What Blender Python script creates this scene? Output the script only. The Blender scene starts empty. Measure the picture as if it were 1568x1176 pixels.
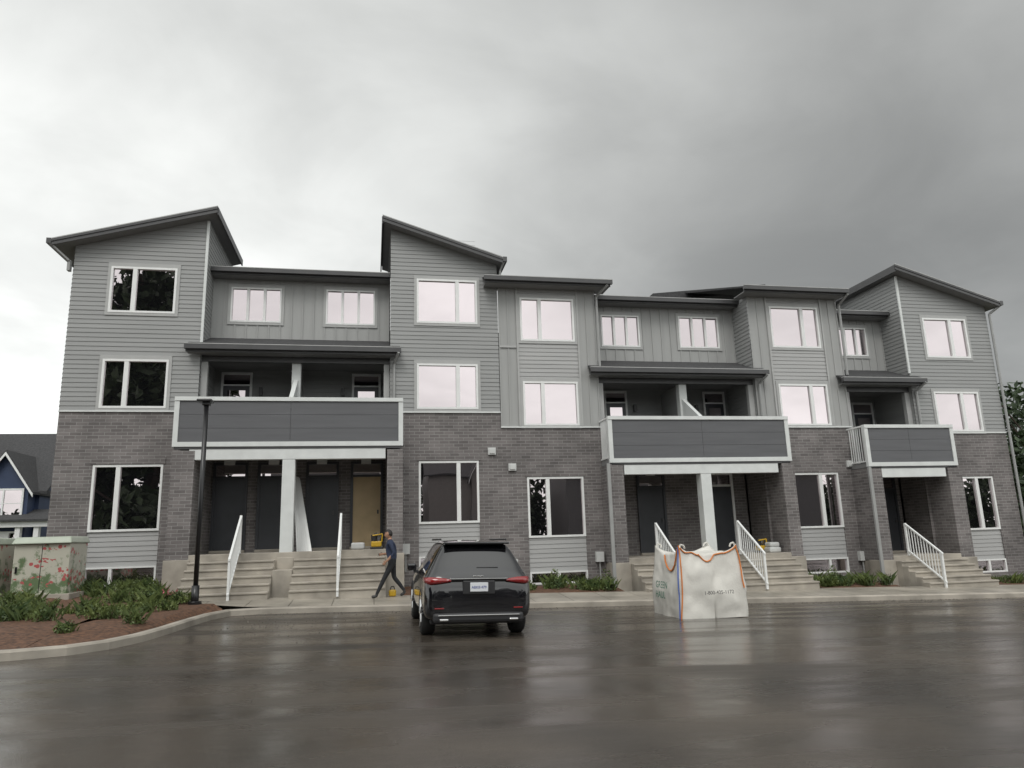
import bpy, bmesh, math, random
from mathutils import Vector, Matrix, noise
random.seed(7)
ZO=1.65
sc=bpy.context.scene
col=sc.collection
def g(x):
    x=max(-9.,min(26.,x))
    return -1.63-0.026*x
# ---------------------------------------------------------------- materials
def newmat(name):
    m=bpy.data.materials.new(name);m.use_nodes=True
    nt=m.node_tree
    return m,nt,nt.nodes,nt.links,nt.nodes['Principled BSDF']
def mat(name,c,rough=.7,var=.12,scale=3.,bump=0.,bscale=40.,metal=0.,coat=0.,stretch=(1,1,1),spec=.5):
    m,nt,N,L,P=newmat(name)
    P.inputs['Roughness'].default_value=rough;P.inputs['Metallic'].default_value=metal
    P.inputs['Coat Weight'].default_value=coat;P.inputs['Specular IOR Level'].default_value=spec
    tc=N.new('ShaderNodeTexCoord');mp=N.new('ShaderNodeMapping');mp.inputs['Scale'].default_value=stretch
    L.new(tc.outputs['Object'],mp.inputs[0])
    nz=N.new('ShaderNodeTexNoise');nz.inputs['Scale'].default_value=scale;nz.inputs['Detail'].default_value=6
    L.new(mp.outputs[0],nz.inputs['Vector'])
    mr=N.new('ShaderNodeMapRange');mr.inputs[1].default_value=.3;mr.inputs[2].default_value=.7
    mr.inputs[3].default_value=1-var;mr.inputs[4].default_value=1+var
    L.new(nz.outputs[0],mr.inputs[0])
    vm=N.new('ShaderNodeVectorMath');vm.operation='SCALE';vm.inputs[0].default_value=c
    L.new(mr.outputs[0],vm.inputs['Scale']);L.new(vm.outputs[0],P.inputs['Base Color'])
    if bump:
        n2=N.new('ShaderNodeTexNoise');n2.inputs['Scale'].default_value=bscale;n2.inputs['Detail'].default_value=4
        L.new(mp.outputs[0],n2.inputs['Vector'])
        b=N.new('ShaderNodeBump');b.inputs['Strength'].default_value=bump;b.inputs['Distance'].default_value=.01
        L.new(n2.outputs[0],b.inputs['Height']);L.new(b.outputs[0],P.inputs['Normal'])
    return m
M={}
M['lap']=mat('lap_siding_grey',(.275,.28,.277),.6,.07,1.2,.15,30,stretch=(.3,.3,4))
M['lap2']=mat('lap_siding_light',(.36,.362,.358),.6,.06,1.2,.15,30,stretch=(.3,.3,4))
M['batten']=mat('batten_siding',(.33,.334,.328),.6,.06,1.5,.1,30,stretch=(4,4,.3))
M['trimgrey']=mat('trim_grey',(.38,.384,.378),.55,.05)
M['white']=mat('white_vinyl',(.74,.75,.74),.4,.04)
M['whitetrim']=mat('white_trim_board',(.62,.64,.63),.5,.06)
M['panel']=mat('balcony_panel_dark',(.105,.107,.114),.5,.1,2.,.1,30,stretch=(.3,1,4))
M['charcoal']=mat('charcoal_metal',(.06,.06,.062),.4,.1)
M['soffit']=mat('soffit_grey',(.2,.2,.2),.6,.06)
M['shingle']=mat('roof_shingles',(.045,.045,.047),.85,.35,12,.6,60)
M['concrete']=mat('concrete',(.34,.31,.265),.75,.28,1.6,.35,60)
M['concrete_wet']=mat('sidewalk_concrete',(.29,.265,.225),.42,.32,1.1,.3,60)
M['door']=mat('door_dark',(.045,.048,.055),.35,.1)
M['doorw']=mat('door_primed_tan',(.5,.38,.22),.5,.1)
M['meter']=mat('meter_plastic',(.55,.56,.55),.5,.05)
M['pipe']=mat('downspout_grey',(.3,.305,.3),.4,.06)
M['black']=mat('black_paint',(.012,.012,.013),.3,.1)
M['mulch']=mat('mulch',(.10,.05,.028),.85,.6,14,1.,50)
M['soil']=mat('soil_grass',(.05,.055,.025),.9,.5,4,.6,40)
M['gravel']=mat('gravel_grey',(.11,.10,.085),.7,.4,9)
def brickmat():
    m,nt,N,L,P=newmat('grey_brick')
    tc=N.new('ShaderNodeTexCoord');sp=N.new('ShaderNodeSeparateXYZ');L.new(tc.outputs['Object'],sp.inputs[0])
    ad=N.new('ShaderNodeMath');L.new(sp.outputs[0],ad.inputs[0]);L.new(sp.outputs[1],ad.inputs[1])
    cb=N.new('ShaderNodeCombineXYZ');L.new(ad.outputs[0],cb.inputs[0]);L.new(sp.outputs[2],cb.inputs[1])
    bt=N.new('ShaderNodeTexBrick');bt.inputs['Scale'].default_value=1.
    bt.inputs['Brick Width'].default_value=.30;bt.inputs['Row Height'].default_value=.096
    bt.inputs['Mortar Size'].default_value=.009;bt.inputs['Mortar Smooth'].default_value=.2;bt.inputs['Bias'].default_value=-.1
    bt.inputs['Color1'].default_value=(.175,.16,.156,1);bt.inputs['Color2'].default_value=(.108,.098,.096,1);bt.inputs['Mortar'].default_value=(.255,.245,.24,1)
    L.new(cb.outputs[0],bt.inputs['Vector'])
    nz=N.new('ShaderNodeTexNoise');nz.inputs['Scale'].default_value=1.3;nz.inputs['Detail'].default_value=8;L.new(tc.outputs['Object'],nz.inputs['Vector'])
    mr=N.new('ShaderNodeMapRange');mr.inputs[1].default_value=.3;mr.inputs[2].default_value=.7;mr.inputs[3].default_value=.78;mr.inputs[4].default_value=1.2
    L.new(nz.outputs[0],mr.inputs[0])
    vm=N.new('ShaderNodeVectorMath');vm.operation='SCALE';L.new(bt.outputs[0],vm.inputs[0]);L.new(mr.outputs[0],vm.inputs['Scale']);L.new(vm.outputs[0],P.inputs['Base Color'])
    P.inputs['Roughness'].default_value=.75
    b=N.new('ShaderNodeBump');b.invert=True;b.inputs['Strength'].default_value=.8;b.inputs['Distance'].default_value=.01
    L.new(bt.outputs['Fac'],b.inputs['Height']);L.new(b.outputs[0],P.inputs['Normal'])
    return m
M['brick']=brickmat()
def glassmat():
    m,nt,N,L,P=newmat('window_glass')
    P.inputs['Base Color'].default_value=(.012,.012,.014,1);P.inputs['Roughness'].default_value=.02
    gl=N.new('ShaderNodeBsdfGlossy');gl.inputs['Color'].default_value=(.93,.84,.865,1);gl.inputs['Roughness'].default_value=.005
    tc=N.new('ShaderNodeTexCoord');nz=N.new('ShaderNodeTexNoise');nz.inputs['Scale'].default_value=.9;nz.inputs['Detail'].default_value=1
    L.new(tc.outputs['Object'],nz.inputs['Vector'])
    b=N.new('ShaderNodeBump');b.inputs['Strength'].default_value=.25;b.inputs['Distance'].default_value=.01
    L.new(nz.outputs[0],b.inputs['Height']);L.new(b.outputs[0],gl.inputs['Normal'])
    mx=N.new('ShaderNodeMixShader');mx.inputs[0].default_value=.60
    L.new(P.outputs[0],mx.inputs[1]);L.new(gl.outputs[0],mx.inputs[2]);L.new(mx.outputs[0],N['Material Output'].inputs[0])
    return m
M['glass']=glassmat()
def asphaltmat():
    m,nt,N,L,P=newmat('wet_asphalt')
    tc=N.new('ShaderNodeTexCoord')
    def nz(s,d,dist=0,st=(1,1,1)):
        mp=N.new('ShaderNodeMapping');mp.inputs['Scale'].default_value=st;L.new(tc.outputs['Object'],mp.inputs[0])
        n=N.new('ShaderNodeTexNoise');n.inputs['Scale'].default_value=s;n.inputs['Detail'].default_value=d;n.inputs['Distortion'].default_value=dist
        L.new(mp.outputs[0],n.inputs['Vector']);return n
    def rng(n,a,b,c,d):
        r=N.new('ShaderNodeMapRange');r.inputs[1].default_value=a;r.inputs[2].default_value=b;r.inputs[3].default_value=c;r.inputs[4].default_value=d
        L.new(n.outputs[0],r.inputs[0]);return r
    big=nz(.45,7,.4);streak=nz(.7,7,.5,(.3,1.8,1));fine=nz(90,3)
    rr=rng(streak,.38,.64,.09,.42);L.new(rr.outputs[0],P.inputs['Roughness'])
    cr=N.new('ShaderNodeValToRGB');L.new(big.outputs[0],cr.inputs[0])
    cr.color_ramp.elements[0].position=.3;cr.color_ramp.elements[0].color=(.040,.035,.030,1)
    cr.color_ramp.elements[1].position=.72;cr.color_ramp.elements[1].color=(.090,.075,.060,1)
    fr=rng(fine,.3,.7,.6,1.4)
    vm=N.new('ShaderNodeVectorMath');vm.operation='SCALE';L.new(cr.outputs[0],vm.inputs[0]);L.new(fr.outputs[0],vm.inputs['Scale']);L.new(vm.outputs[0],P.inputs['Base Color'])
    b=N.new('ShaderNodeBump');b.inputs['Strength'].default_value=.25;b.inputs['Distance'].default_value=.006
    L.new(fine.outputs[0],b.inputs['Height'])
    b2=N.new('ShaderNodeBump');b2.inputs['Strength'].default_value=.4;b2.inputs['Distance'].default_value=.03
    md=nz(1.6,5,.2);L.new(md.outputs[0],b2.inputs['Height']);L.new(b.outputs[0],b2.inputs['Normal']);L.new(b2.outputs[0],P.inputs['Normal'])
    P.inputs['Specular IOR Level'].default_value=.5
    return m
M['asphalt']=asphaltmat()
def leafmat(name,c1,c2):
    m,nt,N,L,P=newmat(name)
    tc=N.new('ShaderNodeTexCoord');nz=N.new('ShaderNodeTexNoise');nz.inputs['Scale'].default_value=2.5;nz.inputs['Detail'].default_value=4
    L.new(tc.outputs['Object'],nz.inputs['Vector'])
    cr=N.new('ShaderNodeValToRGB');cr.color_ramp.elements[0].position=.35;cr.color_ramp.elements[1].position=.65
    cr.color_ramp.elements[0].color=(*c1,1);cr.color_ramp.elements[1].color=(*c2,1)
    L.new(nz.outputs[0],cr.inputs[0]);L.new(cr.outputs[0],P.inputs['Base Color']);P.inputs['Roughness'].default_value=.6
    return m
M['leaf']=leafmat('shrub_leaves',(.035,.065,.016),(.12,.155,.04))
M['leafd']=leafmat('tree_leaves',(.012,.026,.008),(.035,.06,.02))
M['flower']=mat('pink_flower',(.45,.12,.14),.6)
M['bark']=mat('bark',(.06,.045,.035),.9,.3,6,.6,30)
# ---------------------------------------------------------------- mesh helpers
def empty(name,loc=(0,0,0)):
    e=bpy.data.objects.new(name,None);col.objects.link(e);e.location=loc;e.empty_display_size=.3;return e
class B:
    def __init__(s,name,m,parent=None,smooth=False):
        s.n=name;s.m=m if isinstance(m,(list,tuple)) else [m];s.p=parent;s.v=[];s.f=[];s.mi=[];s.smooth=smooth;s.cur=0
    def poly(s,pts):
        i=len(s.v);s.v+=[tuple(p) for p in pts];s.f.append(list(range(i,i+len(pts))));s.mi.append(s.cur)
    def hexa(s,a):  # 8 pts bottom 4, top 4 (ccw)
        i=len(s.v);s.v+=[tuple(p) for p in a]
        for f in ((3,2,1,0),(4,5,6,7),(0,1,5,4),(1,2,6,5),(2,3,7,6),(3,0,4,7)):
            s.f.append([i+k for k in f]);s.mi.append(s.cur)
    def box(s,x0,x1,y0,y1,z0,z1):
        s.hexa([(x0,y0,z0),(x1,y0,z0),(x1,y1,z0),(x0,y1,z0),(x0,y0,z1),(x1,y0,z1),(x1,y1,z1),(x0,y1,z1)])
    def slab(s,pts,t):  # 4 top pts ccw seen from above
        s.hexa([(p[0],p[1],p[2]-t) for p in pts]+list(pts))
    def bar(s,a,b,r,n=6):
        a=Vector(a);b=Vector(b);d=(b-a).normalized();u=d.orthogonal().normalized();w=d.cross(u);i=len(s.v)
        for p in (a,b):
            for k in range(n):
                t=2*math.pi*k/n+math.pi/n;s.v.append(tuple(p+r*(math.cos(t)*u+math.sin(t)*w)))
        for k in range(n):
            s.f.append([i+k,i+(k+1)%n,i+n+(k+1)%n,i+n+k]);s.mi.append(s.cur)
        s.f.append([i+k for k in range(n)][::-1]);s.mi.append(s.cur);s.f.append([i+n+k for k in range(n)]);s.mi.append(s.cur)
    def build(s,bevel=0,zo=None,name=None):
        if not s.f:return None
        me=bpy.data.meshes.new(s.n);zz=ZO if zo is None else zo
        me.from_pydata([(a,b,c+zz) for a,b,c in s.v],[],s.f)
        for m in s.m:me.materials.append(m)
        me.polygons.foreach_set('material_index',s.mi)
        if s.smooth:me.polygons.foreach_set('use_smooth',[True]*len(s.f))
        me.update()
        o=bpy.data.objects.new(s.n,me);col.objects.link(o)
        if s.p:o.parent=s.p
        if bevel:
            bv=o.modifiers.new('bevel','BEVEL');bv.width=bevel;bv.segments=2;bv.limit_method='ANGLE'
        return o
def textobj(name,txt,size,m,origin,ux,uy,par):
    cu=bpy.data.curves.new(name,'FONT');cu.body=txt;cu.size=size;cu.extrude=.001
    ob=bpy.data.objects.new(name+'_tmp',cu);col.objects.link(ob);bpy.context.view_layer.update()
    me=bpy.data.meshes.new_from_object(ob.evaluated_get(bpy.context.evaluated_depsgraph_get()));bpy.data.objects.remove(ob)
    me.materials.clear();me.materials.append(m)
    ob=bpy.data.objects.new(name,me);col.objects.link(ob);ux=Vector(ux).normalized();uy=Vector(uy).normalized();uz=ux.cross(uy)
    ob.matrix_world=Matrix(((ux.x,uy.x,uz.x,origin[0]),(ux.y,uy.y,uz.y,origin[1]),(ux.z,uy.z,uz.z,origin[2]+ZO),(0,0,0,1)));ob.parent=par
def clip(poly,a,b):  # keep z <= a+b*u
    out=[]
    for i in range(len(poly)):
        p=poly[i];q=poly[(i+1)%len(poly)];dp=a+b*p[0]-p[1];dq=a+b*q[0]-q[1]
        if dp>=0:out.append(p)
        if dp*dq<0:
            t=dp/(dp-dq);out.append((p[0]+t*(q[0]-p[0]),p[1]+t*(q[1]-p[1])))
    return out
def mapper(axis,plane,sign):
    if axis=='x':return lambda u,z,o:(u,plane-o,z)
    return lambda u,z,o:(plane+sign*o,u,z)
def cells(us,zs,holes):
    us=sorted(set(us));zs=sorted(set(zs))
    for i in range(len(us)-1):
        for j in range(len(zs)-1):
            cu=(us[i]+us[i+1])/2;cz=(zs[j]+zs[j+1])/2
            if us[i+1]-us[i]<1e-5 or zs[j+1]-zs[j]<1e-5:continue
            if any(h[0]<cu<h[1] and h[2]<cz<h[3] for h in holes):continue
            yield us[i],us[i+1],zs[j],zs[j+1]
def wall(b,u0,u1,z0,z1,holes=(),plane=22.,axis='x',sign=1,top=None,reveal=.12):
    P=mapper(axis,plane,sign)
    us=[u0,u1]+[h[k] for h in holes for k in(0,1)];zs=[z0,z1]+[h[k] for h in holes for k in(2,3)]
    us=[min(max(u,u0),u1) for u in us];zs=[min(max(z,z0),z1) for z in zs]
    for a,c,e,f in cells(us,zs,holes):
        pl=[(a,e),(c,e),(c,f),(a,f)]
        if top:pl=clip(pl,*top)
        if len(pl)>2:b.poly([P(u,z,0) for u,z in pl])
    if reveal:
        for h in holes:
            a,c,e,f=h
            for (p,q) in (((a,e),(c,e)),((c,e),(c,f)),((c,f),(a,f)),((a,f),(a,e))):
                b.poly([P(p[0],p[1],0),P(q[0],q[1],0),P(q[0],q[1],-reveal),P(p[0],p[1],-reveal)])
def lap(b,u0,u1,z0,z1,holes=(),plane=22.,axis='x',sign=1,top=None,h=.135,phase=None):
    P=mapper(axis,plane,sign);zz=z0
    while zz<z1-1e-4:
        zt=min(zz+h,z1)
        us=[u0,u1]+[x[k] for x in holes for k in(0,1)];us=[min(max(u,u0),u1) for u in us]
        zs=[zz,zt]+[x[k] for x in holes for k in(2,3) if zz<x[k]<zt]
        for a,c,e,f in cells(us,zs,holes):
            pl=[(a,e),(c,e),(c,f),(a,f)]
            if top:pl=clip(pl,*top)
            if len(pl)>2:
                off=lambda z:.015*(1-(z-zz)/h)+.003
                b.poly([P(u,z,off(z)) for u,z in pl])
                if abs(e-zz)<1e-6 and pl[0][1]<=e+1e-6:b.poly([P(a,e,.003),P(c,e,.003),P(c,e,.018),P(a,e,.018)])
        zz=zt
def batten(b,u0,u1,z0,z1,holes=(),plane=22.,axis='x',sign=1,top=None,s=.30):
    wall(b,u0,u1,z0,z1,holes,plane,axis,sign,top,reveal=0)
    n=max(1,round((u1-u0)/s));
    for i in range(n+1):
        u=u0+.02+(u1-u0-.04)*i/n
        zs=[z0,z1]
        for h in holes:
            if h[0]-.08<u<h[1]+.08:zs+=[h[2]-.08,h[3]+.08]
        zs=sorted(zs)
        for j in range(0,len(zs)-1,2):
            if zs[j+1]-zs[j]<.05:continue
            if axis=='x':b.box(u-.022,u+.022,plane-.024,plane-.001,zs[j],zs[j+1]-.002)
            else:b.box(min(plane,plane+sign*.024),max(plane,plane+sign*.024),u-.022,u+.022,zs[j],zs[j+1]-.002)
# ---------------------------------------------------------------- building
T=empty('townhouse_row')
brick=B('brick_walls',M['brick'],T);lapw=B('lap_siding',M['lap'],T);lapl=B('lap_siding_light',M['lap2'],T);bat=B('batten_siding',M['batten'],T)
tg=B('window_casings',M['trimgrey'],T);wf=B('window_frames',M['white'],T);gl=B('window_glass',M['glass'],T)
wt=B('white_trim',M['whitetrim'],T);pan=B('balcony_panels',M['panel'],T);ch=B('gutters_and_fascia',M['charcoal'],T)
so=B('soffits',M['soffit'],T);rf=B('shingle_roofs',M['shingle'],T);con=B('concrete_steps',M['concrete'],T)
dr=B('entry_doors',M['door'],T);drw=B('entry_door_tan',M['doorw'],T);pipe=B('downspouts',M['pipe'],T);mt=B('meter_boxes',M['meter'],T);rl=B('stair_railings',M['white'],T)
core=B('core_walls',M['lap'],T)
def window(x0,x1,z0,z1,mull,plane=22.,casing=True,fr=.062,mw=.06):
    y0=plane-.045;y1=plane+.06
    if casing:
        c=.085;k=plane-.036;e=plane-.001
        tg.box(x0-c,x1+c,k,e,z1+.002,z1+c+.03);tg.box(x0-c,x1+c,k,e,z0-c,z0-.002)
        tg.box(x0-c,x0-.002,k,e,z0-.002,z1+.002);tg.box(x1+.002,x1+c,k,e,z0-.002,z1+.002)
    wf.box(x0,x1,y0,y1,z1-fr,z1);wf.box(x0,x1,y0,y1,z0,z0+fr)
    wf.box(x0,x0+fr,y0,y1,z0+fr,z1-fr);wf.box(x1-fr,x1,y0,y1,z0+fr,z1-fr)
    xs=[x0+fr]
    for m in mull:
        xm=x0+(x1-x0)*m;wf.box(xm-mw,xm+mw,y0+.004,y1,z0+fr,z1-fr);xs+=[xm-mw,xm+mw]
    xs.append(x1-fr)
    for i in range(0,len(xs),2):
        a,c=xs[i],xs[i+1];t=random.uniform(-.004,.004);r=random.uniform(-.003,.003)
        gl.poly([(a,plane+.02,z0+fr),(c,plane+.02+t,z0+fr),(c,plane+.02+t+r,z1-fr),(a,plane+.02+r,z1-fr)])
def groundbay(X0,X1,ztop,w,zw,zs,zb,mull,mb):
    brick_h=[(w[0],w[1],zb,zw[1])]
    wall(brick,X0,X1,-2.6,ztop,brick_h,22.,reveal=.16)
    window(w[0]+.003,w[1]-.003,zw[0],zw[1]-.003,mull,22.04,False)
    lap(lapl,w[0],w[1],zs,zw[0],(),22.05)
    window(w[0]+.003,w[1]-.003,zb+.003,zs-.003,mb,22.04,False,.05,.04)
    brick.box(w[0]-.05,w[1]+.05,21.975,21.999,zw[1]+.01,zw[1]+.2)
    wt.box(X0,X1,21.955,21.998,ztop+.0,ztop+.045)
# --- bay 1
sl1=(10.1-8.83)/(4.45);top1=(8.83-.18+sl1*9.17,sl1)
w1=[(-7.65,-5.82,6.78,8.20),(-7.66,-5.88,3.93,5.37)]
lap(lapw,-8.68,-5.03,3.865,10.2,w1,22.,'x',1,top1)
for w in w1:window(*w,(.36,))
groundbay(-8.68,-5.03,3.82,(-7.68,-5.84),(.47,2.32),-.47,-.98,(.36,),(.36,))
lap(lapw,22.,26.,5.2,9.82,(),-5.03,'y',1);lap(lapw,22.,24.3,2.6,5.2,(),-5.03,'y',1)
wall(brick,22.,32.,-2.6,3.82,(),-8.68,'y',-1);lap(lapw,22.,26.,3.82,8.78,(),-8.68,'y',-1)
rf.slab([(-9.17,21.6,8.83),(-4.72,21.6,10.1),(-4.72,25.9,10.1),(-9.17,25.9,8.83)],.03)
so.slab([(-9.15,21.62,8.80),(-4.74,21.62,10.066),(-4.74,25.9,10.066),(-9.15,25.9,8.80)],.14)
def rake(x0,z0,x1,z1,y=21.6,h=.2):
    ch.hexa([(x0,y-.03,z0-h),(x1,y-.03,z1-h),(x1,y,z1-h),(x0,y,z0-h),(x0,y-.03,z0-.02),(x1,y-.03,z1-.02),(x1,y,z1-.02),(x0,y,z0-.02)])
    tg.hexa([(x0,y-.05,z0-.018),(x1,y-.05,z1-.018),(x1,y+.02,z1-.018),(x0,y+.02,z0-.018),(x0,y-.05,z0+.012),(x1,y-.05,z1+.012),(x1,y+.02,z1+.012),(x0,y+.02,z0+.012)])
    ch.hexa([(x0,y-.055,z0-.09),(x1,y-.055,z1-.09),(x1,y-.03,z1-.09),(x0,y-.03,z0-.09),(x0,y-.055,z0-.03),(x1,y-.055,z1-.03),(x1,y-.03,z1-.03),(x0,y-.03,z0-.03)])
rake(-9.17,8.83,-4.70,10.105)
ch.box(-4.72,-4.68,21.6,25.9,9.86,10.08)
ch.box(-9.3,-9.17,21.55,25.9,8.68,8.84)
wt.box(-5.06,-4.985,21.95,21.999,5.85,9.78)
# --- bay 2
sl2=(8.87-10.1)/(4.07-.25);top2=(10.1-.18-sl2*.25,sl2)
w2=[(1.32,3.25,6.70,8.17),(1.32,3.23,3.94,5.38)]
lap(lapw,.50,3.92,3.865,10.2,w2,22.,'x',1,top2)
for w in w2:window(*w,(.67,))
groundbay(.50,3.93,3.82,(1.37,3.21),(.46,2.34),-.48,-.98,(.66,),(.66,))
lap(lapw,22.,26.,5.2,9.8,(),.50,'y',-1);lap(lapw,22.,24.3,2.6,5.2,(),.50,'y',-1)
rf.slab([(.25,21.6,10.1),(4.07,21.6,8.87),(4.07,25.9,8.87),(.25,25.9,10.1)],.03)
so.slab([(.27,21.62,10.066),(4.05,21.62,8.84),(4.05,25.9,8.84),(.27,25.9,10.066)],.14)
rake(.23,10.105,4.07,8.87);ch.box(.21,.25,21.6,25.9,9.84,10.08);ch.box(4.07,4.2,21.55,23.9,8.72,8.88)
lap(lapw,22.,24.,8.0,8.6,(),3.93,'y',1)
pipe.bar((4.12,21.62,8.75),(4.02,21.85,8.5),.04);pipe.bar((4.02,21.85,8.5),(4.0,21.9,8.2),.04)
# --- bay 3
w3=[(4.65,6.46,6.19,7.65),(4.67,6.48,3.42,4.85)]
for a,c in((3.94,4.55),(6.58,7.2)):batten(bat,a,c,3.40,8.05,(),22.)
lap(lapl,4.55,6.58,3.40,8.05,w3,22.);
for x in(4.52,6.55):tg.box(x,x+.06,21.955,21.97,3.41,8.04)
for w in w3:window(*w,(.36,))
tg.box(3.95,4.5,21.96,21.975,5.95,6.02)
groundbay(3.93,7.2,3.35,(4.71,6.53),(-.04,1.81),-1.05,-1.43,(.36,),(.5,))
def frontroof(x0,x1,ze,ye,yb=28.,sl=.3,t=.16):
    zb=ze+(yb-ye)*sl
    rf.slab([(x0,ye,ze),(x1,ye,ze),(x1,yb,zb),(x0,yb,zb)],.05)
    so.box(x0+.02,x1-.02,ye+.03,ye+.75,ze-.2,ze-.17)
    ch.box(x0,x1,ye-.03,ye+.02,ze-.2,ze-.052)
    ch.box(x0-.04,x1+.04,ye-.15,ye-.03,ze-.14,ze-.012)
    tg.box(x0-.04,x1+.04,ye-.155,ye-.03,ze-.012,ze+.01)
frontroof(3.45,7.62,8.16,21.5)
ch.hexa([(7.6,21.5,7.95),(7.62,21.5,7.95),(7.62,28,9.9),(7.6,28,9.9),(7.6,21.5,8.1),(7.62,21.5,8.1),(7.62,28,10.05),(7.6,28,10.05)])
lap(lapw,22.,24.,3.4,8.1,(),7.2,'y',1)
# --- bay 4
w4=[(13.55,15.41,6.15,7.64),(13.60,15.45,3.42,4.86)]
for a,c in((12.75,13.45),(15.55,16.2)):batten(bat,a,c,3.40,8.02,(),22.)
lap(lapl,13.45,15.55,3.40,8.02,w4,22.)
for x in(13.42,15.52):tg.box(x,x+.06,21.955,21.97,3.41,8.01)
for w in w4:window(*w,(.66,))
groundbay(12.75,16.2,3.35,(13.72,15.48),(0,1.82),-.97,-1.46,(.62,),(.62,))
lap(lapw,22.,24.3,2.2,8.0,(),12.75,'y',-1);lap(lapw,22.,24.3,2.2,8.0,(),16.2,'y',1)
frontroof(12.4,16.3,8.17,21.5)
rf.hexa([(11.0,26,9.1),(16,26,9.7),(16,31,9.7),(11.,31,9.1),(11.,26,9.42),(16,26,10.0),(16,31,10.0),(11.,31,9.42)])
# --- bay 5
sl5=(8.0-9.27)/(22.7-18.53);top5=(9.27-.18-sl5*18.53,sl5)
w5=[(19.64,21.46,5.90,7.39),(19.65,21.49,3.20,4.64)]
lap(lapw,18.8,22.42,3.19,9.4,w5,22.,'x',1,top5)
for w in w5:window(*w,(.62,))
groundbay(18.8,22.42,3.14,(20.05,21.55),(-.23,1.61),-1.22,-1.67,(.55,),(.55,))
lap(lapw,22.,28.,5.0,8.98,(),18.8,'y',-1);lap(lapw,22.,24.3,2.,5.,(),18.8,'y',-1)
wall(brick,22.,32.,-2.6,3.14,(),22.42,'y',1);lap(lapw,22.,28.,3.14,7.8,(),22.42,'y',1)
rf.slab([(18.53,21.6,9.27),(22.7,21.6,8.0),(22.7,28.,8.0),(18.53,28.,9.27)],.03)
so.slab([(18.55,21.62,9.236),(22.68,21.62,7.97),(22.68,28.,7.97),(18.55,28.,9.236)],.14)
rake(18.5,9.275,22.7,8.0);ch.box(18.49,18.53,21.6,28.,9.0,9.25);ch.box(22.7,22.83,21.55,28,7.85,8.01)
wt.box(18.76,18.84,21.95,21.999,5.3,8.95)
# core
core.box(-8.6,22.3,25.3,32,-2.6,7.4)
# --- recessed parts
def recess(X0,X1,zfl,zporch,zwall0,zeave,wins,doors2,d2top,zbal,zg):
    batten(bat,X0,X1,zwall0-.5,zeave-.1,wins,23.1,s=.34)
    for w in wins:window(*w,(.335,.665),23.1,True,.05,.04)
    frontroof(X0,X1,zeave,22.65,28.,.2)
    ye=21.68;yb=23.1;zf=zporch;zb=zwall0
    fr=zf+(zb-zf)*(21.99-ye)/(yb-ye)
    rf.slab([(X0-.35,ye,zf),(X1+.3,ye,zf),(X1+.3,21.96,fr),(X0-.35,21.96,fr)],.05)
    rf.slab([(X0,21.96,fr),(X1,21.96,fr),(X1,yb,zb),(X0,yb,zb)],.05)
    ch.box(X0-.37,X1+.32,ye-.13,ye-.01,zf-.17,zf-.03);tg.box(X0-.37,X1+.32,ye-.135,ye-.01,zf-.03,zf-.008)
    ch.box(X0-.35,X1+.3,ye-.01,ye+.03,zf-.24,zf-.05)
    so.box(X0-.33,X1+.28,ye+.03,21.94,zf-.24,zf-.21);so.box(X0,X1,21.96,24.3,zf-.24,zf-.2)
    ch.box(X0,X1,22.12,22.3,zf-.42,zf-.243)
    lap(lapw,X0,X1,zbal-1.4,zf-.2,(),24.0)
    for a,c in doors2:
        wf.box(a,c,23.92,23.965,d2top-.08,d2top);wf.box(a,a+.07,23.92,23.965,zbal-1.3,d2top-.08);wf.box(c-.07,c,23.92,23.965,zbal-1.3,d2top-.08)
        dr.box(a+.07,c-.07,23.93,23.96,zbal-1.3,d2top-.45);wf.box(a+.07,c-.07,23.92,23.96,d2top-.45,d2top-.4)
        gl.poly([(a+.07,23.945,d2top-.4),(c-.07,23.945,d2top-.4),(c-.07,23.945,d2top-.08),(a+.07,23.945,d2top-.08)])
        gl.poly([(a+.2,23.92,zbal-1.1),(c-.2,23.92,zbal-1.1),(c-.2,23.92,d2top-.6),(a+.2,23.92,d2top-.6)])
        # wall lantern beside the door
        xl=c+.28 if a<X0+2 else a-.28
        ch.box(xl-.05,xl+.05,23.86,23.97,d2top-.75,d2top-.5)
recess(-5.03,.50,-.22,5.80,6.38,8.53,[(-4.47,-2.93,6.91,8.06),(-1.54,.02,6.90,8.08)],[(-4.8,-3.85),(-.70,.24)],5.47,4.08,0)
recess(7.2,12.75,-.72,5.28,5.86,8.02,[(7.75,9.15,6.36,7.50),(10.63,12.15,6.37,7.53)],[(8.0,8.85),(11.75,12.6)],4.97,3.57,0)
recess(16.2,18.8,-.95,5.06,5.66,7.78,[(16.75,18.10,6.19,7.28)],[(17.75,18.65)],4.6,3.30,0)
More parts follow.
